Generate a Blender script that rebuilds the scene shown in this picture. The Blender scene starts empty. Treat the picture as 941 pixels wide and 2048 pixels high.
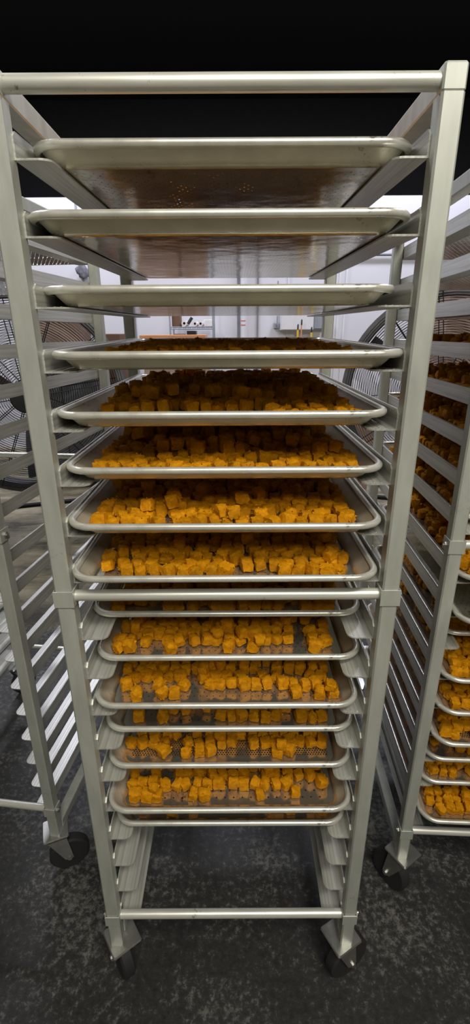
import bpy, math, random
import numpy as np
from mathutils import Vector, Matrix, noise
random.seed(7); RNG = np.random.default_rng(7)
PI = math.pi
sc = bpy.context.scene
COL = sc.collection
HC = 1.36            # camera height above the floor

# ------------------------------------------------------------------ camera
cam_d = bpy.data.cameras.new('camera'); cam = bpy.data.objects.new('camera', cam_d); COL.objects.link(cam)
cam_d.sensor_fit = 'HORIZONTAL'; cam_d.sensor_width = 36; cam_d.lens = 949.6/941*36
cam_d.clip_start = .02; cam_d.clip_end = 60
TH = 0.3606
cam.matrix_world = Matrix.Translation((0.0127, 0, HC)) @ Matrix.Rotation(PI/2-TH, 4, 'X') @ Matrix.Rotation(-.0057, 4, 'Z')
sc.camera = cam
# ------------------------------------------------------------------ world, exposure, lamps
w = bpy.data.worlds.new('world'); sc.world = w; w.use_nodes = True
w.node_tree.nodes['Background'].inputs[0].default_value = (.01, .01, .012, 1)
w.node_tree.nodes['Background'].inputs[1].default_value = .3
sc.view_settings.view_transform = 'Standard'; sc.view_settings.look = 'None'
sc.view_settings.exposure = 0; sc.view_settings.gamma = 1; sc.view_settings.use_curve_mapping = False

def lamp(name, loc, target, sx, sy, power, color, spread=PI):
    d = bpy.data.lights.new(name, 'AREA'); d.shape = 'RECTANGLE'; d.size = sx; d.size_y = sy
    d.energy = power; d.color = color; d.spread = spread
    o = bpy.data.objects.new(name, d); COL.objects.link(o); o.location = loc
    o.rotation_euler = (Vector(target)-Vector(loc)).to_track_quat('-Z', 'Y').to_euler()
    return o
WARM = (1, .955, .84); COOL = (.86, .87, 1)
lamp('ceiling_lamp_front', (.50, -.75, 3.0), (.1, .5, .9), 1.3, .35, 46, WARM)
lamp('ceiling_lamp_aisle', (.5, -2.2, 3.3), (0, .7, 1.0), 1.3, .6, 42, WARM)
lamp('ceiling_lamp_back_left', (-1.7, 5.0, 4.3), (-1.6, 5.5, 0), 1.3, .4, 92, COOL)
lamp('ceiling_lamp_back_right', (1.9, 5.0, 4.3), (1.8, 5.5, 0), 1.3, .4, 92, COOL)

lamp('added_fill_left', (-2.1, 2.3, 4.2), (-1.5, 2.6, 0), 1.2, .35, 65, (.95, .95, 1))  # added light that brightens the floor and rack flanges on the left
lamp('added_fill_right', (2.3, 2.3, 4.2), (1.7, 2.6, 0), 1.2, .35, 38, (.95, .95, 1))  # added mirror of the left one, brightens the right rack's side rails

# ------------------------------------------------------------------ materials
def newmat(name):
    m = bpy.data.materials.new(name); m.use_nodes = True
    nt = m.node_tree; return m, nt, nt.nodes['Principled BSDF']
def N(nt, typ, **kw):
    n = nt.nodes.new(typ)
    for k, v in kw.items(): setattr(n, k, v)
    return n
def ramp(nt, fac, stops):
    r = N(nt, 'ShaderNodeValToRGB'); el = r.color_ramp.elements
    while len(el) < len(stops): el.new(.5)
    for e, (p, c) in zip(el, stops):
        e.position = p; e.color = (*c, 1) if len(c) == 3 else c
    nt.links.new(fac, r.inputs[0]); return r.outputs[0]
def noise_tex(nt, scale, detail=4, stretch=(1, 1, 1), coord='Object', rough=.55):
    tc = N(nt, 'ShaderNodeTexCoord'); mp = N(nt, 'ShaderNodeMapping'); mp.inputs['Scale'].default_value = stretch
    nt.links.new(tc.outputs[coord], mp.inputs[0])
    n = N(nt, 'ShaderNodeTexNoise'); n.inputs['Scale'].default_value = scale; n.inputs['Detail'].default_value = detail
    n.inputs['Roughness'].default_value = rough
    nt.links.new(mp.outputs[0], n.inputs['Vector']); return n.outputs['Fac']
def bump(nt, b, fac, strength, dist=.002):
    bp = N(nt, 'ShaderNodeBump'); bp.inputs['Strength'].default_value = strength; bp.inputs['Distance'].default_value = dist
    nt.links.new(fac, bp.inputs['Height']); nt.links.new(bp.outputs[0], b.inputs['Normal'])

def metal(name, c0, c1, metallic, r0, r1, stretch=(1, 1, 1), scale=30, spots=True, spot_c=(.07, .06, .04), lim=1.22):
    m, nt, b = newmat(name)
    f = noise_tex(nt, scale, 5, stretch)
    col = ramp(nt, f, [(.3, c0), (.7, c1)])
    if spots:
        f2 = noise_tex(nt, 95, 8, (1, 1, 1), rough=.8)
        f3 = noise_tex(nt, 9, 3)
        mm = N(nt, 'ShaderNodeMath', operation='ADD'); nt.links.new(f2, mm.inputs[0]); nt.links.new(f3, mm.inputs[1])
        k = ramp(nt, mm.outputs[0], [(.0, (0, 0, 0)), (1, (1, 1, 1))])
        mr = N(nt, 'ShaderNodeMapRange'); mr.inputs['From Min'].default_value = lim; mr.inputs['From Max'].default_value = lim+.07
        mr.inputs['To Max'].default_value = .75
        nt.links.new(mm.outputs[0], mr.inputs['Value'])
        mx = N(nt, 'ShaderNodeMix', data_type='RGBA'); nt.links.new(mr.outputs[0], mx.inputs['Factor'])
        nt.links.new(col, mx.inputs['A']); mx.inputs['B'].default_value = (*spot_c, 1)
        col = mx.outputs['Result']
    nt.links.new(col, b.inputs['Base Color'])
    b.inputs['Metallic'].default_value = metallic
    rr = N(nt, 'ShaderNodeMapRange'); rr.inputs['To Min'].default_value = r0; rr.inputs['To Max'].default_value = r1
    nt.links.new(f, rr.inputs['Value']); nt.links.new(rr.outputs[0], b.inputs['Roughness'])
    return m, nt, b, f

M = {}
M['upright'] = metal('satin_aluminium_upright', (.44, .455, .415), (.55, .565, .52), .40, .36, .52, (4, 4, 1), 11, True, (.30, .30, .27))[0]
M['slide'] = metal('extruded_aluminium_slide', (.44, .44, .41), (.70, .70, .65), .55, .28, .46, (30, .6, 30), 9, False)[0]
M['tube'] = metal('round_aluminium_tube', (.62, .62, .57), (.76, .76, .70), .45, .32, .42, (1, 8, 8), 12, True)[0]
M['rim'] = metal('worn_aluminium_rim', (.66, .65, .59), (.80, .79, .72), .55, .24, .34, (1, 1, 1), 40, True)[0]
M['bolt'] = metal('steel_bolt', (.4, .4, .38), (.6, .6, .57), .9, .3, .4)[0]
M['steel_dark'] = metal('galvanised_drum_steel', (.09, .09, .095), (.20, .20, .21), .5, .4, .55, (1, 1, 1), 6, False)[0]

def pan_mat(name, pitch, rad):
    m, nt, b, f = metal(name, (.56, .53, .43), (.70, .67, .56), .55, .24, .40, (1, 1, 1), 22, True, (.10, .085, .05), 1.17)
    bump(nt, b, noise_tex(nt, 7, 3), .5, .005)
    for l in list(b.inputs['Roughness'].links): nt.links.remove(l)
    tc = N(nt, 'ShaderNodeTexCoord'); sp = N(nt, 'ShaderNodeSeparateXYZ'); nt.links.new(tc.outputs['Object'], sp.inputs[0])
    def mth(op, a, bb=None, c=None):
        n = N(nt, 'ShaderNodeMath', operation=op)
        for i, v in enumerate((a, bb, c)):
            if v is None: continue
            if isinstance(v, (int, float)): n.inputs[i].default_value = v
            else: nt.links.new(v, n.inputs[i])
        return n.outputs[0]
    X, Y, Z = sp.outputs
    def holes(ox, oy, px, py):
        fx = mth('SUBTRACT', mth('FLOORED_MODULO', mth('ADD', X, ox+10), px), px/2)
        fy = mth('SUBTRACT', mth('FLOORED_MODULO', mth('ADD', Y, oy+10), py), py/2)
        d = mth('SQRT', mth('ADD', mth('MULTIPLY', fx, fx), mth('MULTIPLY', fy, fy)))
        return mth('LESS_THAN', d, rad)
    rg = N(nt, 'ShaderNodeMapRange'); rg.inputs['From Min'].default_value = .001; rg.inputs['From Max'].default_value = .008
    rg.inputs['To Min'].default_value = .14; rg.inputs['To Max'].default_value = .50; nt.links.new(Z, rg.inputs['Value']); nt.links.new(rg.outputs[0], b.inputs['Roughness'])
    mg = N(nt, 'ShaderNodeMapRange'); mg.inputs['From Min'].default_value = .001; mg.inputs['From Max'].default_value = .006
    mg.inputs['To Min'].default_value = .88; mg.inputs['To Max'].default_value = .52; nt.links.new(Z, mg.inputs['Value']); nt.links.new(mg.outputs[0], b.inputs['Metallic'])
    py = pitch*1.732
    h = mth('MAXIMUM', holes(0, 0, pitch, py), holes(pitch/2, py/2, pitch, py))
    msk = mth('MULTIPLY', mth('LESS_THAN', mth('ABSOLUTE', X), .188), mth('LESS_THAN', mth('ABSOLUTE', mth('SUBTRACT', Y, .33)), .288))
    msk = mth('MULTIPLY', msk, mth('LESS_THAN', Z, .0035))
    h = mth('MULTIPLY', h, msk)
    tr = N(nt, 'ShaderNodeBsdfTransparent'); mx = N(nt, 'ShaderNodeMixShader')
    nt.links.new(h, mx.inputs[0]); nt.links.new(b.outputs[0], mx.inputs[1]); nt.links.new(tr.outputs[0], mx.inputs[2])
    nt.links.new(mx.outputs[0], nt.nodes['Material Output'].inputs['Surface'])
    return m
M['pan'] = pan_mat('perforated_pan_aluminium', .0115, .0011)
M['pan_wide'] = pan_mat('wide_perforated_pan_aluminium', .0165, .0015)
M['pan_fine'] = pan_mat('finely_perforated_pan_aluminium', .0050, .0016)

m, nt, b = newmat('orange_cube_flesh'); M['cube'] = m
f = noise_tex(nt, 160, 5)
tcr = N(nt, 'ShaderNodeAttribute', attribute_name='tone')
cc = ramp(nt, f, [(.25, (.46, .175, .001)), (.55, (.66, .275, .001)), (.8, (.78, .36, .004))])
hs = N(nt, 'ShaderNodeHueSaturation'); nt.links.new(cc, hs.inputs['Color'])
oi = N(nt, 'ShaderNodeObjectInfo')
mr = N(nt, 'ShaderNodeMapRange'); mr.inputs['To Min'].default_value = .80; mr.inputs['To Max'].default_value = 1.12
nt.links.new(oi.outputs['Random'], mr.inputs['Value']); nt.links.new(mr.outputs[0], hs.inputs['Value'])
nt.links.new(hs.outputs[0], b.inputs['Base Color']); b.inputs['Roughness'].default_value = .62
b.inputs['Specular IOR Level'].default_value = .18
bump(nt, b, noise_tex(nt, 380, 6, rough=.75), .9, .0016)

def plain(name, c, rough=.6, metallic=0, var=.12, scale=8, emit=None):
    m, nt, b = newmat(name)
    f = noise_tex(nt, scale, 4)
    c0 = tuple(x*(1-var) for x in c); c1 = tuple(min(1, x*(1+var)) for x in c)
    nt.links.new(ramp(nt, f, [(.3, c0), (.7, c1)]), b.inputs['Base Color'])
    b.inputs['Roughness'].default_value = rough; b.inputs['Metallic'].default_value = metallic
    M[name] = m; return m
plain('white_wall_paint', (.74, .74, .80), .55, 0, .04, 1.2)
plain('white_enamel', (.80, .80, .84), .35, 0, .03)
plain('grey_enamel', (.34, .37, .42), .4, 0, .06)
plain('dark_trim', (.22, .22, .25), .5)
plain('black_wire', (.010, .010, .011), .65, 0)
plain('black_rubber', (.02, .02, .02), .7)
plain('cardboard', (.36, .25, .20), .85, 0, .15, 5)
plain('brown_carton', (.16, .09, .06), .85, 0, .15, 5)
plain('paper_white', (.85, .85, .87), .8)
plain('dark_film', (.03, .03, .035), .4)
plain('orange_board', (.75, .33, .14), .7)
plain('yellow_plastic', (.80, .55, .06), .4)
plain('red_tape', (.65, .10, .08), .5)
plain('grey_cloth', (.17, .17, .20), .9, 0, .4, 30)
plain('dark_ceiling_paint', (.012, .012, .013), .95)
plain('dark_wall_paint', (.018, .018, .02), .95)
plain('warm_wall_paint', (.42, .40, .34), .8)
plain('green_grey_enamel', (.09, .10, .08), .45)

m, nt, b = newmat('mottled_concrete'); M['floor'] = m
f1 = noise_tex(nt, 2.2, 9, (1, 2.2, 1), rough=.68); f2 = noise_tex(nt, 34, 8, rough=.7); f3 = noise_tex(nt, .9, 4)
pale_tone = ramp(nt, f1, [(.36, (.06, .055, .04)), (.5, (.22, .19, .12)), (.62, (.36, .32, .22))])
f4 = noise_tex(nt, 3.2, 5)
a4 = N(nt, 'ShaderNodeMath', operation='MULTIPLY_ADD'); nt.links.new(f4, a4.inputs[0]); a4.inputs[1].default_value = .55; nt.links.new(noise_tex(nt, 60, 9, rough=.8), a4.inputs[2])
dark_tone = ramp(nt, a4.outputs[0], [(.62, (.010, .010, .010)), (.80, (.028, .028, .026)), (.93, (.15, .15, .14))])  # darker speckled concrete tone for the floor around the racks
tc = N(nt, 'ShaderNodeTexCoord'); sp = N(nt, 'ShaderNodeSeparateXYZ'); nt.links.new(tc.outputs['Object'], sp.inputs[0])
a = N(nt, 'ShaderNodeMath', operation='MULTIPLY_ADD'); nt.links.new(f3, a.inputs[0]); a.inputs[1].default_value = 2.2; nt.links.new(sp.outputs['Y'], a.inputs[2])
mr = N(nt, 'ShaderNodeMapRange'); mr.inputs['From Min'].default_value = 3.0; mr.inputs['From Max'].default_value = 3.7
mr0 = N(nt, 'ShaderNodeMapRange'); mr0.inputs['From Min'].default_value = .1; mr0.inputs['From Max'].default_value = -.5  # unseen floor by the camera, made paler to bounce light onto pan fronts
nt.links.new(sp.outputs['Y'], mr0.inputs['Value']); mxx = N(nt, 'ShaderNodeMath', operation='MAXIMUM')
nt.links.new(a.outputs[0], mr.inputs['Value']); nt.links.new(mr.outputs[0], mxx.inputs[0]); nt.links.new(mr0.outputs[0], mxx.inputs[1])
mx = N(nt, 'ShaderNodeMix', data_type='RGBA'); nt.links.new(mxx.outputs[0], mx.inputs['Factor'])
nt.links.new(dark_tone, mx.inputs['A']); nt.links.new(pale_tone, mx.inputs['B']); nt.links.new(mx.outputs['Result'], b.inputs['Base Color'])
b.inputs['Roughness'].default_value = .55; bump(nt, b, f2, .3, .004)

# ------------------------------------------------------------------ mesh helpers
class MB:
    def __init__(s): s.v = []; s.f = []
    def add(s, vs, fs):
        o = len(s.v); s.v += [tuple(v) for v in vs]; s.f += [tuple(i+o for i in f) for f in fs]; return s
    def box(s, a, b):
        (x0, y0, z0), (x1, y1, z1) = a, b
        return s.add([(x0,y0,z0),(x1,y0,z0),(x1,y1,z0),(x0,y1,z0),(x0,y0,z1),(x1,y0,z1),(x1,y1,z1),(x0,y1,z1)],
                     [(0,3,2,1),(4,5,6,7),(0,1,5,4),(1,2,6,5),(2,3,7,6),(3,0,4,7)])
    def rbox(s, a, b, r=.004):      # box with chamfered vertical and top edges
        (x0, y0, z0), (x1, y1, z1) = a, b
        def ring(i, z): return [(x0+i+r,y0+i,z),(x1-i-r,y0+i,z),(x1-i,y0+i+r,z),(x1-i,y1-i-r,z),(x1-i-r,y1-i,z),(x0+i+r,y1-i,z),(x0+i,y1-i-r,z),(x0+i,y0+i+r,z)]
        return s.loft([ring(r*.6, z0), ring(0, z0+r), ring(0, z1-r), ring(r*.6, z1)], caps=True)
    def loft(s, loops, caps=False, close=True):
        n = len(loops[0]); vs = [p for l in loops for p in l]; fs = []
        for j in range(len(loops)-1):
            for i in range(n if close else n-1):
                k = (i+1) % n; fs.append((j*n+i, j*n+k, (j+1)*n+k, (j+1)*n+i))
        if caps:
            fs.append(tuple(range(n-1, -1, -1))); fs.append(tuple((len(loops)-1)*n+i for i in range(n)))
        return s.add(vs, fs)
    def prism(s, pts, z0, z1, axis='z'):
        def mk(p, t): return {'z': (p[0], p[1], t), 'y': (p[0], t, p[1]), 'x': (t, p[0], p[1])}[axis]
        return s.loft([[mk(p, z0) for p in pts], [mk(p, z1) for p in pts]], caps=True)
    def tube(s, pts, r, seg=10, closed=False, caps=True):
        pts = [Vector(p) for p in pts]; n = len(pts); loops = []; up = None
        for i, p in enumerate(pts):
            if closed: t = pts[(i+1) % n]-pts[i-1]
            else: t = pts[min(i+1, n-1)]-pts[max(i-1, 0)]
            t.normalize()
            if up is None: up = t.orthogonal().normalized()
            up = (up-t*up.dot(t)).normalized(); q = t.cross(up)
            rr = r[i] if isinstance(r, (list, tuple)) else r
            loops.append([tuple(p+up*rr*math.cos(2*PI*k/seg)+q*rr*math.sin(2*PI*k/seg)) for k in range(seg)])
        if closed:
            m = n*seg; fs = []
            for j in range(n):
                for i in range(seg): fs.append((j*seg+i, j*seg+(i+1) % seg, ((j+1) % n)*seg+(i+1) % seg, ((j+1) % n)*seg+i))
            return s.add([p for l in loops for p in l], fs)
        return s.loft(loops, caps=caps)
    def build(s, name, mat, parent=None, smooth=False):
        me = bpy.data.meshes.new(name); me.from_pydata(s.v, [], s.f); me.materials.append(mat)
        if smooth: me.shade_smooth(); 
        me.update()
        o = bpy.data.objects.new(name, me); COL.objects.link(o)
        if parent: o.parent = parent
        return o
def soft(o, deg=35):       # smooth shading but keep hard edges
    me = o.data; me.shade_smooth(); me.set_sharp_from_angle(angle=math.radians(deg)); return o
def tag(o, label=None, cat=None, group=None, kind=None):
    for k, v in (('label', label), ('category', cat), ('group', group), ('kind', kind)):
        if v: o[k] = v
    return o
def empty(name, loc, rz=0):
    o = bpy.data.objects.new(name, None); COL.objects.link(o); o.location = loc; o.rotation_euler = (0, 0, rz); o.empty_display_size = .1; return o
def copy_tree(o, parent=None):
    c = o.copy(); COL.objects.link(c); c.parent = parent
    for ch in kids.get(o.name, ()): copy_tree(ch, c)
    return c
kids = {}
def register(root):
    for ch in root.children: kids.setdefault(root.name, []).append(ch); register(ch)

# ------------------------------------------------------------------ the room
def struct(o): o['kind'] = 'structure'; return o
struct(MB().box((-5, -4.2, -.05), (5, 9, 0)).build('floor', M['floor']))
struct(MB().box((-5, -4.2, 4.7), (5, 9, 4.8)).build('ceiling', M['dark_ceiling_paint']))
wb = struct(MB().box((-5, 6, 0), (5, 6.1, 2.74)).build('wall_back', M['white_wall_paint']))
struct(MB().box((-5.1, -4.2, 0), (-5, 9, 4.7)).build('wall_left', M['warm_wall_paint']))
struct(MB().box((5, -4.2, 0), (5.1, 9, 4.7)).build('wall_right', M['warm_wall_paint']))
struct(MB().box((-5, -4.3, 0), (5, -4.2, 4.7)).build('wall_front', M['warm_wall_paint']))
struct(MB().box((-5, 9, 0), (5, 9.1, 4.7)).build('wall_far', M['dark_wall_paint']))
for i, (x, wd) in enumerate([(-1.70, .02), (-1.145, .02), (.069, .035), (.29, .02), (.64, .012), (1.225, .02), (1.30, .02)]):
    struct(MB().box((x-wd/2, 5.985, .1), (x+wd/2, 5.999, 2.72)).build('trim_%d' % (i+1), M['dark_trim'] if i in (2, 3) else M['grey_enamel'] if i in (0, 1) else M['white_enamel']))
struct(MB().tube([(1.3, 5.97, HC+.81), (4.8, 5.97, HC+.81)], .014, 8).build('trim_8', M['dark_trim']))

# ------------------------------------------------------------------ sheet pan racks
HW, DEP, TU = .2565, .652, .0254
def H(k): return -.1051+.0763*k+(.0264 if k >= 7 else 0)    # depth of slide k below camera height
def zk(k): return HC-H(k)                                   # underside of slide k above floor
LV = list(range(-1, 17)); RTOP = HC+.235; RBOT = .145
def square_tube(x, y):
    c = .0025; h = TU/2
    pts = [(x-h+c,y-h),(x+h-c,y-h),(x+h,y-h+c),(x+h,y+h-c),(x+h-c,y+h),(x-h+c,y+h),(x-h,y+h-c),(x-h,y-h+c)]
    return MB().prism(pts, RBOT, RTOP)
def slide_mb(sx):
    t = .0022; m = MB(); L0, L1 = .017, DEP-.004
    xo = sx*(HW-TU); 
    # horizontal flange, rounded inner front and rear corners
    w = .040; r = .013; out = [(0, L0), (w-r, L0)]
    for k in range(1, 5): a = -PI/2+k*PI/8; out.append((w-r+r*math.cos(a), L0+r+r*math.sin(a)))
    for k in range(0, 5): a = k*PI/8; out.append((w-r+r*math.cos(a), L1-r+r*math.sin(a)))
    out.append((0, L1))
    pts = [(xo-sx*p[0], p[1]) for p in out]
    if sx > 0: pts = pts[::-1]
    m.prism(pts, 0, t)
    for q in (.030, .022, .012):   # extruded ribs on the flange
        x = xo-sx*q; m.box((x-.0005, L0+.004, t-.0003), (x+.0005, L1-.004, t+.0006))
    # upright leg with a clipped front top corner
    lp = [(L0, t), (L1, t), (L1, .0225), (L1-.007, .0285), (L0+.007, .0285), (L0, .0225)]
    x0, x1 = sorted((xo, xo-sx*t))
    m.prism(lp, x0, x1, 'x')
    return m
def caster(parent, x, y, rot):
    o = empty('caster', (x, y, 0), rot); o.parent = parent
    m = MB().rbox((-.032, -.032, .138), (.032, .032, .146), .003); m.build('mounting_plate', M['bolt'], o)
    m = MB()
    m.prism([(-.024, .13), (.024, .13), (.034, .05), (.024, .042), (.012, .05)][::-1], -.022, -.019, 'y')
    m.prism([(-.024, .13), (.024, .13), (.034, .05), (.024, .042), (.012, .05)][::-1], .019, .022, 'y')
    m.box((-.024, -.022, .126), (.024, .022, .130)); m.tube([(0, 0, .126), (0, 0, .139)], .016, 12)
    m.tube([(.024, -.026, .052), (.024, .026, .052)], .006, 8)
    soft(m.build('fork', M['bolt'], o))
    m = MB(); prof = [(-.014, .012), (-.014, .046), (-.010, .051), (.010, .051), (.014, .046), (.014, .012)]
    m.loft([[(.024+r*math.cos(2*PI*k/24), yy, .052+r*math.sin(2*PI*k/24)) for k in range(24)] for yy, r in prof], caps=True)
    soft(m.build('wheel', M['black_rubber'], o))
    return o
def bar_with_ends(m, y, z, r): m.tube([(-(HW-TU)-.002, y, z), (HW-TU+.002, y, z)], r, 16, caps=True); return m
def make_rack():
    R_ = empty('sheet_pan_rack', (0, 0, 0))
    for x in (-1, 1):
        for y in (TU/2, DEP-TU/2): square_tube(x*(HW-TU/2), y).build('upright', M['upright'], R_)
    for sx in (-1, 1):
        base = None
        for k in LV:
            if base is None: base = slide_mb(sx).build('slide', M['slide'], R_); o = base
            else: o = base.copy(); COL.objects.link(o)
            o.location = (0, 0, zk(k))
    for z in (HC-.371, HC-1.13):
        for y in (TU/2, DEP-TU/2):
            soft(bar_with_ends(MB(), y, z, .0088).build('crossbar', M['tube'], R_))
            for x in (-1, 1):
                cx = x*(HW-TU/2); e = .0022; h = TU/2
                m = MB(); m.loft([[(cx-h-i, y-h-i, zz), (cx+h+i, y-h-i, zz), (cx+h+i, y+h+i, zz), (cx-h-i, y+h+i, zz)] for i, zz in ((.0004, z-.0135), (e, z-.0130), (e, z+.0130), (.0004, z+.0135))], caps=False)
                br = m.build('corner_sleeve', M['upright'], R_)
                m = MB(); xx = cx+x*(h+e)
                m.tube([(xx-x*.001, y, z), (xx+x*.0035, y, z)], .0062, 6); m.tube([(xx, y, z), (xx+x*.006, y, z)], .003, 8)
                soft(m.build('bolt', M['bolt'], br))
    zt = RTOP
    for x in (-1, 1):
        a, b_ = sorted((x*HW, x*(HW-TU))); MB().rbox((a, 0, zt), (b_, DEP, zt+TU), .002).build('top_rail', M['upright'], R_)
    for y in (TU/2, DEP-TU/2): soft(MB().tube([(-HW+TU, y, zt+TU/2), (HW-TU, y, zt+TU/2)], .0088, 14).build('top_bar', M['tube'], R_))
    zb = RBOT+.001
    MB().rbox((-HW+.001, TU, zb), (-HW+TU, DEP-TU, zb+TU), .002).build('bottom_rail', M['upright'], R_)
    MB().rbox((HW-TU, TU, zb), (HW-.001, DEP-TU, zb+TU), .002).build('bottom_rail', M['upright'], R_)
    for x, y, a in ((-1, 0, 2.2), (1, 0, .5), (-1, 1, 1.2), (1, 1, 2.6)):
        caster(R_, x*(HW-.02), .02+y*(DEP-.04), a)
    return R_
MAIN = ((0, .6173), 0); LEFT = ((-.701, .883), -.124); RIGHT = ((.664, .781), -.049)
rack = make_rack(); register(rack)
tag(rack, 'tall aluminium sheet pan rack in the middle, nearest the camera, full of trays', 'rack', 'aluminium sheet pan racks')
rack_l = copy_tree(rack); rack_r = copy_tree(rack)
tag(rack_l, 'nearly empty aluminium sheet pan rack on the left with bare slides', 'rack')
tag(rack_r, 'aluminium sheet pan rack at the right edge, loaded with trays seen from its side', 'rack')
for o, ((x, y), a) in ((rack, MAIN), (rack_l, LEFT), (rack_r, RIGHT)):
    o.location = (x, y, 0); o.rotation_euler = (0, 0, a)
# the upper slides of the middle rack are welded slightly high at the back
TILT = {-1: .026, 0: .022, 1: .012, 2: .0145}
for o in rack.children:
    if o.name.startswith('slide'):
        for k, t in TILT.items():
            if abs(o.location.z-zk(k)) < 1e-4: o.rotation_euler = (t, 0, 0); o.location.z -= t*.017

# ------------------------------------------------------------------ sheet pans
PW, PL, PH = .2285, .330, .0245
def rrect(inset, z, r, seg=8):
    a, bb = PW-inset, PL-inset; out = []
    for cx, cy, s in ((a-r, bb-r, 0), (-a+r, bb-r, PI/2), (-a+r, -bb+r, PI), (a-r, -bb+r, 1.5*PI)):
        for k in range(seg+1):
            t = s+k*PI/2/seg; out.append((cx+r*math.cos(t), cy+r*math.sin(t)+PL, z))
    return out
def make_pan(mat):
    m = MB(); z0 = .0004
    loops = [rrect(.0300, z0, .016), rrect(.0265, z0+.0008, .018), rrect(.0245, z0+.003, .020), rrect(.0095, PH-.006, .034), rrect(.0086, PH-.003, .035)]
    m.loft(loops); n = len(loops[0]); m.f.append(tuple(range(n)))
    body = soft(m.build('sheet_pan', mat), 40)
    m = MB(); c = .0052; loops = []
    for k in range(9):
        t = PI-.25-k*(PI*1.55)/8
        loops.append(rrect(c-c*math.cos(t), PH-c+c*math.sin(t), .036+c*math.cos(t)))
    m.loft(loops); rim = soft(m.build('rolled_rim', M['rim'], body), 50)
    return body
proto = {k: make_pan(M[k]) for k in ('pan', 'pan_wide', 'pan_fine')}
used = set()
def place_pan(kind, rk, k, off, dx=0, rot=0):
    src = proto[kind]
    if kind in used:
        o = src.copy(); COL.objects.link(o); c = bpy.data.objects['rolled_rim'] if False else src.children[0].copy()
        COL.objects.link(c); c.parent = o
    else: o = src; used.add(kind)
    (x, y), a = rk; s, c_ = math.sin(a), math.cos(a); lx, ly = dx, off
    t = TILT.get(k, 0) if rk is MAIN else 0
    o.location = (x+c_*lx-s*ly, y+s*lx+c_*ly, zk(k)+.0030+t*(off-.017)); o.rotation_euler = (t, 0, a+rot)
    return o
ORD = ['topmost', 'second', 'third', 'fourth', 'fifth', 'sixth', 'seventh', 'eighth', 'ninth', 'tenth', 'eleventh', 'twelfth', 'thirteenth', 'fourteenth', 'fifteenth', 'sixteenth']
PANS = []   # (object, rack, level, filled density)
fw = [0.6207, 0.6445, 0.6149, 0.6282, 0.6297, 0.6103, 0.5998, 0.6686, 0.6543, 0.6269, 0.6525, 0.6431, 0.6137, 0.6448]
dxs = [-.004, -.006, .004, -.004, -.002, -.002, -.003, -.003, 0, -.004, .0, .0, .0, .0]
words = {-1: 'dark aluminium sheet pan with only its underside visible, topmost on the middle rack',
         0: 'aluminium sheet pan showing its perforated underside, second down on the middle rack',
         1: 'scratched aluminium sheet pan at eye level, third down on the middle rack',
         2: 'sheet pan of shaded orange cubes seen edge-on, fourth down on the middle rack'}
dens = {-1: .95, 0: .92, 1: .9, 2: 1.0, 3: 1.1, 4: .97, 5: .88, 6: .90, 7: .85, 8: .86, 9: .88, 10: .88, 11: .88, 12: .88, 13: .85}  # unseen cubes on the two top pans are added to darken the undersides
for k in range(-1, 14):
    kind = 'pan_fine' if k == 11 else 'pan_wide' if k in (12, 10) else 'pan'
    off = (fw[k] if k >= 0 else .655)-MAIN[0][1]
    o = place_pan(kind, MAIN, k, off, dxs[k] if k >= 0 else 0, random.uniform(-.003, .003))
    lab = words.get(k, 'perforated aluminium sheet pan spread with orange cubes, %s down on the middle rack' % ORD[k+1])
    if k == 11: lab = 'finely perforated sheet pan with sparse orange cubes, thirteenth down on the middle rack'
    if k == 7: lab = 'sheet pan of orange cubes pushed in just below the round crossbar, middle rack'
    tag(o, lab, 'tray', 'sheet pans on the middle rack'); PANS.append((o, MAIN, k, dens.get(k, 0)))
roff = {7: -.03, 8: -.06, 9: .02, 10: -.035, 11: -.042, 12: -.050, 13: -.018, 14: -.012, 15: -.05}
for k in range(-1, 15):
    if k == 16: continue
    e = k in (-1, 0, 1, 8)
    off = roff.get(k, .03)+.019-.002
    o = place_pan('pan_fine' if k == 12 else 'pan', RIGHT, k, off, .0, random.uniform(-.003, .003))
    tag(o, ('empty aluminium sheet pan, %s down on the right rack' if e else 'aluminium sheet pan piled with orange cubes, %s down on the right rack') % ORD[k+1],
        'tray', 'sheet pans on the right rack'); PANS.append((o, RIGHT, k, 0 if e else (.9 if k > 6 else 1.0)))
o = place_pan('pan', RIGHT, 15, -.05+.017, 0); tag(o, 'lowest aluminium sheet pan of orange cubes at the bottom right corner, right rack', 'tray', 'sheet pans on the right rack'); PANS.append((o, RIGHT, 15, .9))
for k in (-1, 0):
    o = place_pan('pan', LEFT, k, .03, 0)
    tag(o, 'empty aluminium sheet pan, %s on the otherwise bare left rack' % ('upper of two' if k < 0 else 'lower of two'), 'tray', 'sheet pans on the left rack')

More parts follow.
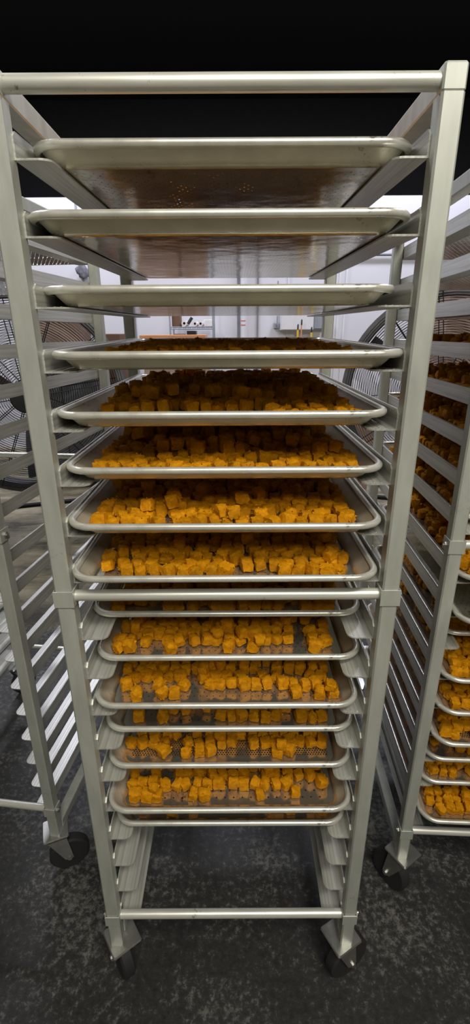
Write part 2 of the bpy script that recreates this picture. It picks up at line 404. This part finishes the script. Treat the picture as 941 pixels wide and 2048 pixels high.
# ------------------------------------------------------------------ diced orange cubes
def cube_mesh(i):
    rnd = random.Random(100+i); n = 4; idx = {}; V = []; F = []
    def vid(p):
        if p not in idx: idx[p] = len(V); V.append(p)
        return idx[p]
    for ax in range(3):
        for s in (0, n):
            for a in range(n):
                for b_ in range(n):
                    q = []
                    for (u, v) in ((a, b_), (a+1, b_), (a+1, b_+1), (a, b_+1)):
                        p = [0, 0, 0]; p[ax] = s; p[(ax+1) % 3] = u; p[(ax+2) % 3] = v; q.append(vid(tuple(p)))
                    F.append(tuple(q) if s else tuple(q[::-1]))
    hx, hy, hz = (.0096*rnd.uniform(.86, 1.14), .0096*rnd.uniform(.86, 1.14), .0094*rnd.uniform(.85, 1.08))
    W = []
    taper = rnd.uniform(-.12, .12); shear = rnd.uniform(-.18, .18)
    for p in V:
        q = Vector([c/n*2-1 for c in p]); l = q.length
        q = q.lerp(q.normalized()*1.25, .36)
        q = Vector((q.x*(1+taper*q.z)+shear*q.z*.5, q.y*(1-taper*q.z), q.z))
        d = noise.noise_vector(q*1.7+Vector((i*7.1, 0, 0)))*.26+noise.noise_vector(q*4+Vector((0, i*5.3, 0)))*.16
        d += noise.noise_vector(q*9+Vector((0, 0, i*3.9)))*.085
        q += d; W.append((q.x*hx, q.y*hy, (q.z+1)*hz))
    # ragged wisps torn along the edges
    for _ in range(20):
        f = rnd.choice(F[:96]); a, b_ = rnd.sample(range(4), 2)
        A, B = Vector(W[f[a]]), Vector(W[f[b_]]); c = Vector((0, 0, hz)); mid = (A+B)/2
        out = (mid-c).normalized(); tip = mid+out*rnd.uniform(.0010, .0032)+Vector((rnd.uniform(-1, 1), rnd.uniform(-1, 1), rnd.uniform(-.5, 1)))*.0016
        if tip.z < .0006: continue
        k = len(W); A2 = A.lerp(mid, .25); B2 = B.lerp(mid, .25); W += [tuple(A2-out*.0012), tuple(B2-out*.0012), tuple(tip), tuple((A2+B2)/2-out*.002)]
        F += [(k, k+1, k+2), (k+1, k+3, k+2), (k+3, k, k+2)]
    W = [(x, y, max(z, 0)) for x, y, z in W]
    return W, F
NV = 10
CV = [cube_mesh(i) for i in range(NV)]
meshes = []
for i, (W, F) in enumerate(CV):
    me = bpy.data.meshes.new('food_cube'); me.from_pydata(W, [], F); me.materials.append(M['cube']); me.shade_smooth()
    me.set_sharp_from_angle(angle=math.radians(38)); me.update(); meshes.append(me)

CU = []     # (x, y, z, rot, size, variant, tilt, pan index, score)
for pi, (po, rk, k, d) in enumerate(PANS):
    if d <= 0: continue
    pitch = .0216; nx = int(.372/pitch); ny = int(.575/pitch)
    a = po.rotation_euler[2]; s, c = math.sin(a), math.cos(a); placed = []
    top = (k <= 4 and rk is MAIN) or (rk is RIGHT and k < 8)
    for layer in (0, 1):
        for iy in range(ny+1):
            shift = random.uniform(-.008, .008)
            for ix in range(nx+1):
                lx = -.186+ix*pitch+shift+random.uniform(-.0028, .0028); ly = .045+iy*pitch+random.uniform(-.003, .003)
                if abs(lx) > .192: continue
                # fewer cubes near the front edge of the lower pans, and bare patches
                cl = noise.noise(Vector((lx*22, ly*22, k*3.7+pi)))*.75
                pr = d+cl*.85
                if rk is MAIN and k >= 8 and ly < .058+.006*((k*5) % 3): pr -= .5
                if layer == 1: pr = (.34 if top else .07)+cl*.35 if d > .6 else 0
                if rk is MAIN and k <= 2 and layer: pr = 0
                if rk is MAIN and k == 0 and ly < .15: pr = 0
                if rk is MAIN and 2 <= k <= 4:
                    if layer and ly < {2: .36, 3: .16, 4: .10}[k]: pr = 0
                    if not layer and k == 3 and ly < .13 and lx < .07: pr = 0
                    if not layer and k == 2 and ly < .16: pr = 0
                if random.random() > pr: continue
                z = .0012+(.0165 if layer else 0)
                if layer and not any(abs(lx-q[0]) < .012 and abs(ly-q[1]) < .012 for q in placed): continue
                if not layer: placed.append((lx, ly))
                X = po.location.x+c*lx-s*ly; Y = po.location.y+s*lx+c*ly; Z = po.location.z+z+ly*po.rotation_euler[0]
                sz = random.uniform(.84, 1.06)
                sc_ = 0
                dd = HC-(Z+.012)
                if rk is MAIN:
                    zc = Y*math.cos(TH)+dd*math.sin(TH)
                    dfr = dd*.62/Y
                    if HC-po.location.z-.024 > dfr-.002 > H(k-1)-.002 or (k == 7 and False): sc_ = 1/zc
                else:
                    vx = 470.5+949.6*(X-.0127)/(Y*.935+dd*.353)
                    if vx < 935 and k >= 7: sc_ = .4
                CU.append((X, Y, Z, random.choice((0, PI/2, PI, 1.5*PI))+random.gauss(0, .35)+a, sz, random.randrange(NV), random.gauss(0, .12), pi, sc_))
order = sorted(range(len(CU)), key=lambda i: -CU[i][8]); single = set(order[:300])
lab_rack = {id(MAIN): 'middle', id(RIGHT): 'right'}
rest_v = []; rest_f = []; off = 0
CVn = [np.array(W) for W, F in CV]; CVf = [F for W, F in CV]
loops_all = []; starts = []; totals = []; tones = []
ls = 0
for i, (X, Y, Z, r, sz, va, tl, pi, s_) in enumerate(CU):
    if i in single:
        o = bpy.data.objects.new('food_cube', meshes[va]); COL.objects.link(o)
        R3 = np.array(Matrix.Rotation(r, 3, 'Z') @ Matrix.Rotation(tl*.7, 3, 'Y') @ Matrix.Rotation(tl, 3, 'X'))*sz
        o.location = (X, Y, Z-float((CVn[va] @ R3.T)[:, 2].min())); o.rotation_euler = (tl, tl*.7, r); o.scale = (sz, sz, sz)
        k = PANS[pi][2]
        po = PANS[pi][0]; lx, ly = X-po.location.x, Y-po.location.y
        row = 'front row' if ly < .066 else 'second row' if ly < .087 else 'third row' if ly < .108 else 'fourth row' if ly < .13 else 'further back'
        col_ = ['far left', 'left', 'left of centre', 'centre', 'right of centre', 'right', 'far right'][min(6, max(0, int((lx+.19)/.38*7)))]
        tag(o, 'ragged orange cube, %s, %s of the %s tray down, middle rack' % (row, col_, ORD[k+1]), 'food cube', 'orange cubes on the %s tray of the middle rack' % ORD[k+1])
        continue
    R3 = np.array((Matrix.Rotation(r, 3, 'Z') @ Matrix.Rotation(tl*.7, 3, 'Y') @ Matrix.Rotation(tl, 3, 'X')))*sz
    vv = CVn[va] @ R3.T; vv = vv+np.array((X, Y, Z-vv[:, 2].min())); rest_v.append(vv)
    for f in CVf[va]:
        starts.append(ls); totals.append(len(f)); ls += len(f); loops_all.extend(q+off for q in f)
    off += len(CVn[va])
V = np.concatenate(rest_v).astype(np.float32)
me = bpy.data.meshes.new('food_cubes'); me.vertices.add(len(V)); me.vertices.foreach_set('co', V.ravel())
me.loops.add(ls); me.loops.foreach_set('vertex_index', np.array(loops_all, dtype=np.int32))
me.polygons.add(len(starts)); me.polygons.foreach_set('loop_start', np.array(starts, dtype=np.int32))
me.materials.append(M['cube']); me.update(calc_edges=True); me.validate(); me.shade_smooth(); me.set_sharp_from_angle(angle=math.radians(50))
o = bpy.data.objects.new('food_cubes', me); COL.objects.link(o)
tag(o, 'all the remaining diced orange cubes spread on the trays of both loaded racks', 'food cubes', None, 'stuff')
print('cubes', len(CU), 'faces', len(starts))

# ------------------------------------------------------------------ big drum fans
def make_fan():
    R_ = empty('drum_fan', (0, 0, 0)); Rr = .60; zc = .0
    def ringpts(r, y, n=64): return [(r*math.cos(2*PI*k/n), y, r*math.sin(2*PI*k/n)) for k in range(n)]
    m = MB(); prof = [(.012, Rr-.045), (.0, Rr-.040), (-.006, Rr), (.0, Rr+.016), (.03, Rr+.006), (.21, Rr+.006), (.24, Rr+.016), (.24, Rr), (.21, Rr-.012), (.03, Rr-.012), (.03, Rr-.040), (.012, Rr-.045)]
    m.loft([ringpts(r, y) for y, r in prof]); soft(m.build('drum', M['steel_dark'], R_))
    for yy, sg in ((-.03, 1), (.27, -1)):
        m = MB(); n = 36
        for j in range(n):
            r = .09+(Rr-.10)*j/(n-1); dome = sg*.035*(1-(r/Rr)**2)
            m.tube(ringpts(r, yy-dome+sg*.02, 56), .0019, 3, closed=True)
        g = m.build('wire_guard', M['black_wire'], R_)
        for j in range(12):
            a = j*2*PI/12+.13; m = MB()
            m.tube([(r*math.cos(a), yy-sg*.035*(1-(r/Rr)**2)+sg*.018, r*math.sin(a)) for r in (.08, .22, .4, Rr)], .0032, 5)
            m.build('guard_spoke', M['black_wire'], g)
        m = MB(); m.loft([[(r*math.cos(2*PI*k/24), y_, r*math.sin(2*PI*k/24)) for k in range(24)] for y_, r in ((yy-sg*.045, .001), (yy-sg*.043, .085), (yy-sg*.025, .095), (yy-sg*.01, .095))])
        soft(m.build('guard_hub', M['black_wire'], g))
    m = MB(); m.tube([(0, .04, 0), (0, .06, 0), (0, .22, 0), (0, .24, 0)], [.06, .09, .09, .05], 20); soft(m.build('motor', M['green_grey_enamel'], R_))
    for j in range(3):
        m = MB(); a0 = j*2*PI/3+.5; rows = []
        for q in range(7):
            r = .09+.46*q/6; wd = .42*(1-.45*q/6); tw = .10*(1-.4*q/6)
            top_ = [(r*math.cos(a0+wd*(u-.5)), .14+tw*(u-.5)*1.2, r*math.sin(a0+wd*(u-.5))) for u in (0, .25, .5, .75, 1)]
            bot_ = [(p[0], p[1]+.003, p[2]) for p in top_[::-1]]; rows.append(top_+bot_)
        m.loft(rows, caps=True); soft(m.build('blade', M['steel_dark'], R_))
    m = MB()
    for sx in (-1, 1):
        m.tube([(sx*.66, .16, 0), (sx*.66, .16, -.70), (sx*.40, .16, -.80)], .018, 10)
        m.tube([(sx*.62, .16, 0), (sx*.68, .16, 0)], .03, 10)
        m.tube([(sx*.42, -.20, -.86), (sx*.42, .52, -.86)], .018, 10)
        m.tube([(sx*.42, .16, -.86), (sx*.42, .16, -.78)], .018, 8)
    m.tube([(-.42, .48, -.86), (.42, .48, -.86)], .018, 10)
    soft(m.build('stand', M['black_wire'], R_))
    for sx in (-1, 1):
        for y in (-.18, .50):
            m = MB(); m.tube([(sx*.42-.015, y, -.94), (sx*.42+.015, y, -.94)], .058, 18); m.tube([(sx*.42-.02, y, -.94), (sx*.42+.02, y, -.94)], .012, 8)
            m.box((sx*.42-.022, y-.015, -.95), (sx*.42-.019, y+.015, -.86)); m.box((sx*.42+.019, y-.015, -.95), (sx*.42+.022, y+.015, -.86))
            soft(m.build('wheel', M['black_rubber'], R_))
    return R_
fan = make_fan(); register(fan); fan_r = copy_tree(fan)
fan.location = (-1.27, 3.0, 1.0); fan.rotation_euler = (0, 0, .32)
fan_r.location = (1.30, 3.0, 1.07); fan_r.rotation_euler = (0, 0, -.30)
tag(fan, 'large drum fan with black wire guard standing behind the empty left rack', 'fan', 'large drum fans')
tag(fan_r, 'large drum fan with black wire guard standing behind the loaded right rack', 'fan', 'large drum fans')
# stands reach the floor: scale the wheels' drop
fan.location.z = .998; fan_r.location.z = 1.0

# ------------------------------------------------------------------ things along the back wall
def carton(name, x, y, z, sx, sy, sz, mat, label, rz=0):
    o = empty(name, (x, y, z), rz)
    MB().rbox((-sx/2, -sy/2, 0), (sx/2, sy/2, sz), .004).build('body', M[mat], o)
    MB().box((-sx/2+.002, -.03, sz-.0005), (sx/2-.002, .03, sz+.0012)).build('tape', M['cardboard'] if mat != 'cardboard' else M['brown_carton'], o)
    MB().box((-.0015, -sy/2+.003, sz-.0004), (.0015, sy/2-.003, sz+.0018)).build('flap_seam', M['dark_trim'], o)
    return tag(o, label, 'box')
def stack(x, y, n, sx, sy, sz, where, mat='cardboard'):
    nm = ['on the floor', 'second from the floor', 'third from the floor', 'fourth from the floor']
    for i in range(n):
        carton('carton', x+random.uniform(-.01, .01), y, .001+i*(sz+.003), sx, sy, sz, mat, 'brown carton %s of the stack %s' % ('on top' if i == n-1 else nm[i], where), random.uniform(-.05, .05))
o = empty('storage_cabinet', (-1.50, 4.5, 0)); tag(o, 'grey steel cabinet behind the left fan with a brown carton on it', 'cabinet')
MB().rbox((-.3, -.22, .06), (.3, .22, 1.20), .004).build('body', M['steel_dark'], o)
for q in (-1, 1):
    dr = MB().rbox((q*.148-.145, -.236, .08), (q*.148+.145, -.2205, 1.18), .003).build('door', M['steel_dark'], o)
    soft(MB().tube([(q*.03, -.25, .6), (q*.03, -.25, .75)], .006, 8).build('handle', M['bolt'], dr))
    for y in (-.19, .19): MB().tube([(q*.26, y, 0), (q*.26, y, .06)], .02, 10).build('foot', M['black_rubber'], o)
carton('carton', -1.47, 4.48, 1.201, .34, .34, .29, 'cardboard', 'brown carton on top of the grey cabinet behind the left fan')
stack(1.00, 4.45, 2, .5, .5, .40, 'seen left of the right fan')
stack(2.05, 4.6, 4, .45, .5, .41, 'behind the right fan')
stack(-1.16, 4.9, 3, .22, .3, .45, 'right of the left fan', 'brown_carton')

sh = empty('wire_shelf_unit', (-.45, 5.72, 0)); tag(sh, 'grey wire shelf unit holding paper rolls against the white back wall', 'shelf')
for sx in (-1, 1):
    for sy in (-1, 1): MB().tube([(sx*.235, sy*.16, .01), (sx*.235, sy*.16, 1.75)], .0095, 10).build('post', M['grey_enamel'], sh)
for z in (.25, .85, 1.425):
    m = MB()
    for q in range(17): x = -.225+q*.45/16; m.tube([(x, -.16, z), (x, .16, z)], .0022, 5)
    for y in (-.16, .16):
        m.tube([(-.235, y, z), (.235, y, z)], .004, 6); m.tube([(-.235, y, z-.022), (.235, y, z-.022)], .004, 6)
        m.tube([(-.235+q*.47/18, y, z if q % 2 else z-.022) for q in range(19)], .0025, 5)
    m.build('shelf_deck', M['grey_enamel'], sh)
for i, x in enumerate((-.53, -.413, -.352)):
    o = empty('paper_roll', (x, 5.72, 1.4295+.031), 0)
    m = MB(); R1, R2 = (.031, .013) if i == 0 else (.027, .012)
    o.location.z = 1.4285+R1+.002
    m.loft([[(r*math.cos(2*PI*k/24), y, r*math.sin(2*PI*k/24)) for k in range(24)] for y, r in ((-.15, R2), (-.15, R1), (.15, R1), (.15, R2), (-.15, R2))])
    soft(m.build('paper', M['paper_white'], o))
    m = MB(); m.loft([[(r*math.cos(2*PI*k/20), y, r*math.sin(2*PI*k/20)) for k in range(20)] for y, r in ((-.152, R2-.002), (-.152, R2), (.152, R2), (.152, R2-.002), (-.152, R2-.002))]); soft(m.build('core', M['brown_carton'], o))
    tag(o, 'white paper roll on the wire shelf, %s of three' % ('leftmost', 'middle', 'rightmost')[i], 'paper roll', 'paper rolls on the wire shelf')
m = MB(); m.tube([(-.492, 5.60, 1.455), (-.445, 5.60, 1.520)], .017, 14); o = soft(m.build('film_roll', M['dark_film'])); tag(o, 'dark roll of film leaning between the white paper rolls', 'roll')
carton('white_box', -.268, 5.72, 1.4285, .10, .2, .07, 'paper_white', 'small white box on the wire shelf right of the paper rolls')
carton('carton', -.625, 5.72, 1.4285, .09, .2, .125, 'brown_carton', 'dark brown carton on the left end of the wire shelf')
for x, ss, mt, lb in ((-.60, .12, 'cardboard', 'tan carton under the paper rolls on the lower shelf'), (-.46, .10, 'dark_film', 'dark tote under the paper rolls on the lower shelf')):
    carton('carton', x, 5.72, .8535, ss, .2, .5 if ss > .11 else .53, mt, lb)
# work table with an orange board in front of the shelf
tb = empty('work_table', (-.59, 5.18, 0)); tag(tb, 'steel work table in front of the wire shelf at the back wall', 'table')
MB().rbox((-.42, -.25, .90), (.42, .25, .93), .003).build('tabletop', M['tube'], tb)
for sx in (-1, 1):
    for sy in (-1, 1): MB().tube([(sx*.38, sy*.21, .005), (sx*.38, sy*.21, .90)], .018, 10).build('leg', M['upright'], tb)
carton('carton', -.70, 5.18, .932, .40, .34, .37, 'cardboard', 'large carton standing on the work table under the orange board')
carton('carton', -.36, 5.18, .932, .24, .34, .37, 'cardboard', 'smaller carton standing on the work table under the orange board')
o = MB().rbox((-.92, 4.98, 1.306), (-.27, 5.36, 1.345), .004).build('board', M['orange_board']); tag(o, 'flat orange-brown board lying across two cartons on the table', 'board')
# pipe with red bands
o = empty('wall_pipe', (.121, 5.94, 0)); tag(o, 'white vertical pipe with red bands on the back wall', 'pipe')
soft(MB().tube([(0, 0, .02), (0, 0, 2.7)], .026, 14).build('pipe', M['white_enamel'], o))
for z in (HC+.132, HC+.086): soft(MB().tube([(0, 0, z-.004), (0, 0, z+.004)], .029, 14).build('band', M['red_tape'], o))
# white wall cabinet, grey electrical box, switch box
o = empty('wall_cabinet', (.733, 5.9, HC+.027)); tag(o, 'white wall cabinet on the back wall above the yellow tools', 'cabinet')
MB().rbox((-.185, -.10, 0), (.185, .098, .20), .004).build('body', M['white_enamel'], o); MB().rbox((-.18, -.112, .006), (.18, -.1005, .194), .002).build('door', M['white_enamel'], o)
o = empty('electrical_box', (.992, 5.93, HC+.035)); tag(o, 'grey electrical box on the back wall right of the white cabinet', 'electrical box')
MB().rbox((-.064, -.06, 0), (.064, .068, .17), .003).build('body', M['grey_enamel'], o); MB().rbox((-.056, -.068, .008), (.056, -.0605, .162), .002).build('cover', M['grey_enamel'], o)
o = empty('switch_box', (.508, 5.97, HC+.05)); tag(o, 'small grey switch box on the wall left of the white cabinet', 'switch')
MB().rbox((-.03, -.03, 0), (.03, .028, .055), .002).build('body', M['grey_enamel'], o); soft(MB().tube([(.01, 0, .055), (.01, 0, .5)], .008, 8).build('conduit', M['grey_enamel'], o)); MB().box((-.008, -.038, .015), (.008, -.0305, .04)).build('toggle', M['dark_trim'], o)
for i, (x, zt, lb) in enumerate(((.735, 1.45, 'yellow-handled squeegee hanging under the white cabinet, left one of three'), (.775, 1.50, 'tall orange-handled tool with black grip hanging beneath the white cabinet'), (.89, 1.42, 'short yellow tool hanging at the right end of the white cabinet'))):
    o = empty('hand_tool', (x, 5.74, 0)); tag(o, lb, 'tool', 'tools below the wall cabinet')
    soft(MB().tube([(0, 0, zt-.28), (0, 0, zt-.06)], .012 if i != 1 else .007, 10).build('handle', M['yellow_plastic'] if i != 1 else M['orange_board'], o))
    soft(MB().tube([(0, 0, zt-.06), (0, 0, zt-.01), (0, 0, zt)], [.009, .009, .004], 10).build('grip', M['dark_film'], o))
    MB().rbox((-.05, -.01, zt-.32), (.05, .01, zt-.28), .003).build('head', M['yellow_plastic'], o)
    m = MB().box((-.03, 0, zt-.25), (-.02, .15, zt-.24)) ; m = MB(); m.tube([(0, .0, zt-.12), (0, .255, zt-.12)], .004, 6); m.build('hook', M['dark_trim'], o)
# grey cloth bundle on the wall, upper left
m = MB(); rows = []
for j, (z, rx) in enumerate(((0, .02), (.02, .055), (.06, .07), (.10, .05), (.135, .03), (.15, .008))):
    rows.append([(rx*(1+.25*math.sin(3*t+j))*math.cos(t), .035*math.sin(t), z+.008*math.sin(2*t)) for t in [2*PI*k/14 for k in range(14)]])
m.loft(rows, caps=True); m.tube([(-.05, 0, .05), (-.065, 0, .10), (-.055, 0, .118)], [.02, .022, .008], 8)
o = m.build('cloth_bundle', M['grey_cloth'], None, True); o.location = (-1.68, 5.94, HC+.585); tag(o, 'small grey cloth bundle hung on the white back wall, upper left', 'cloth')
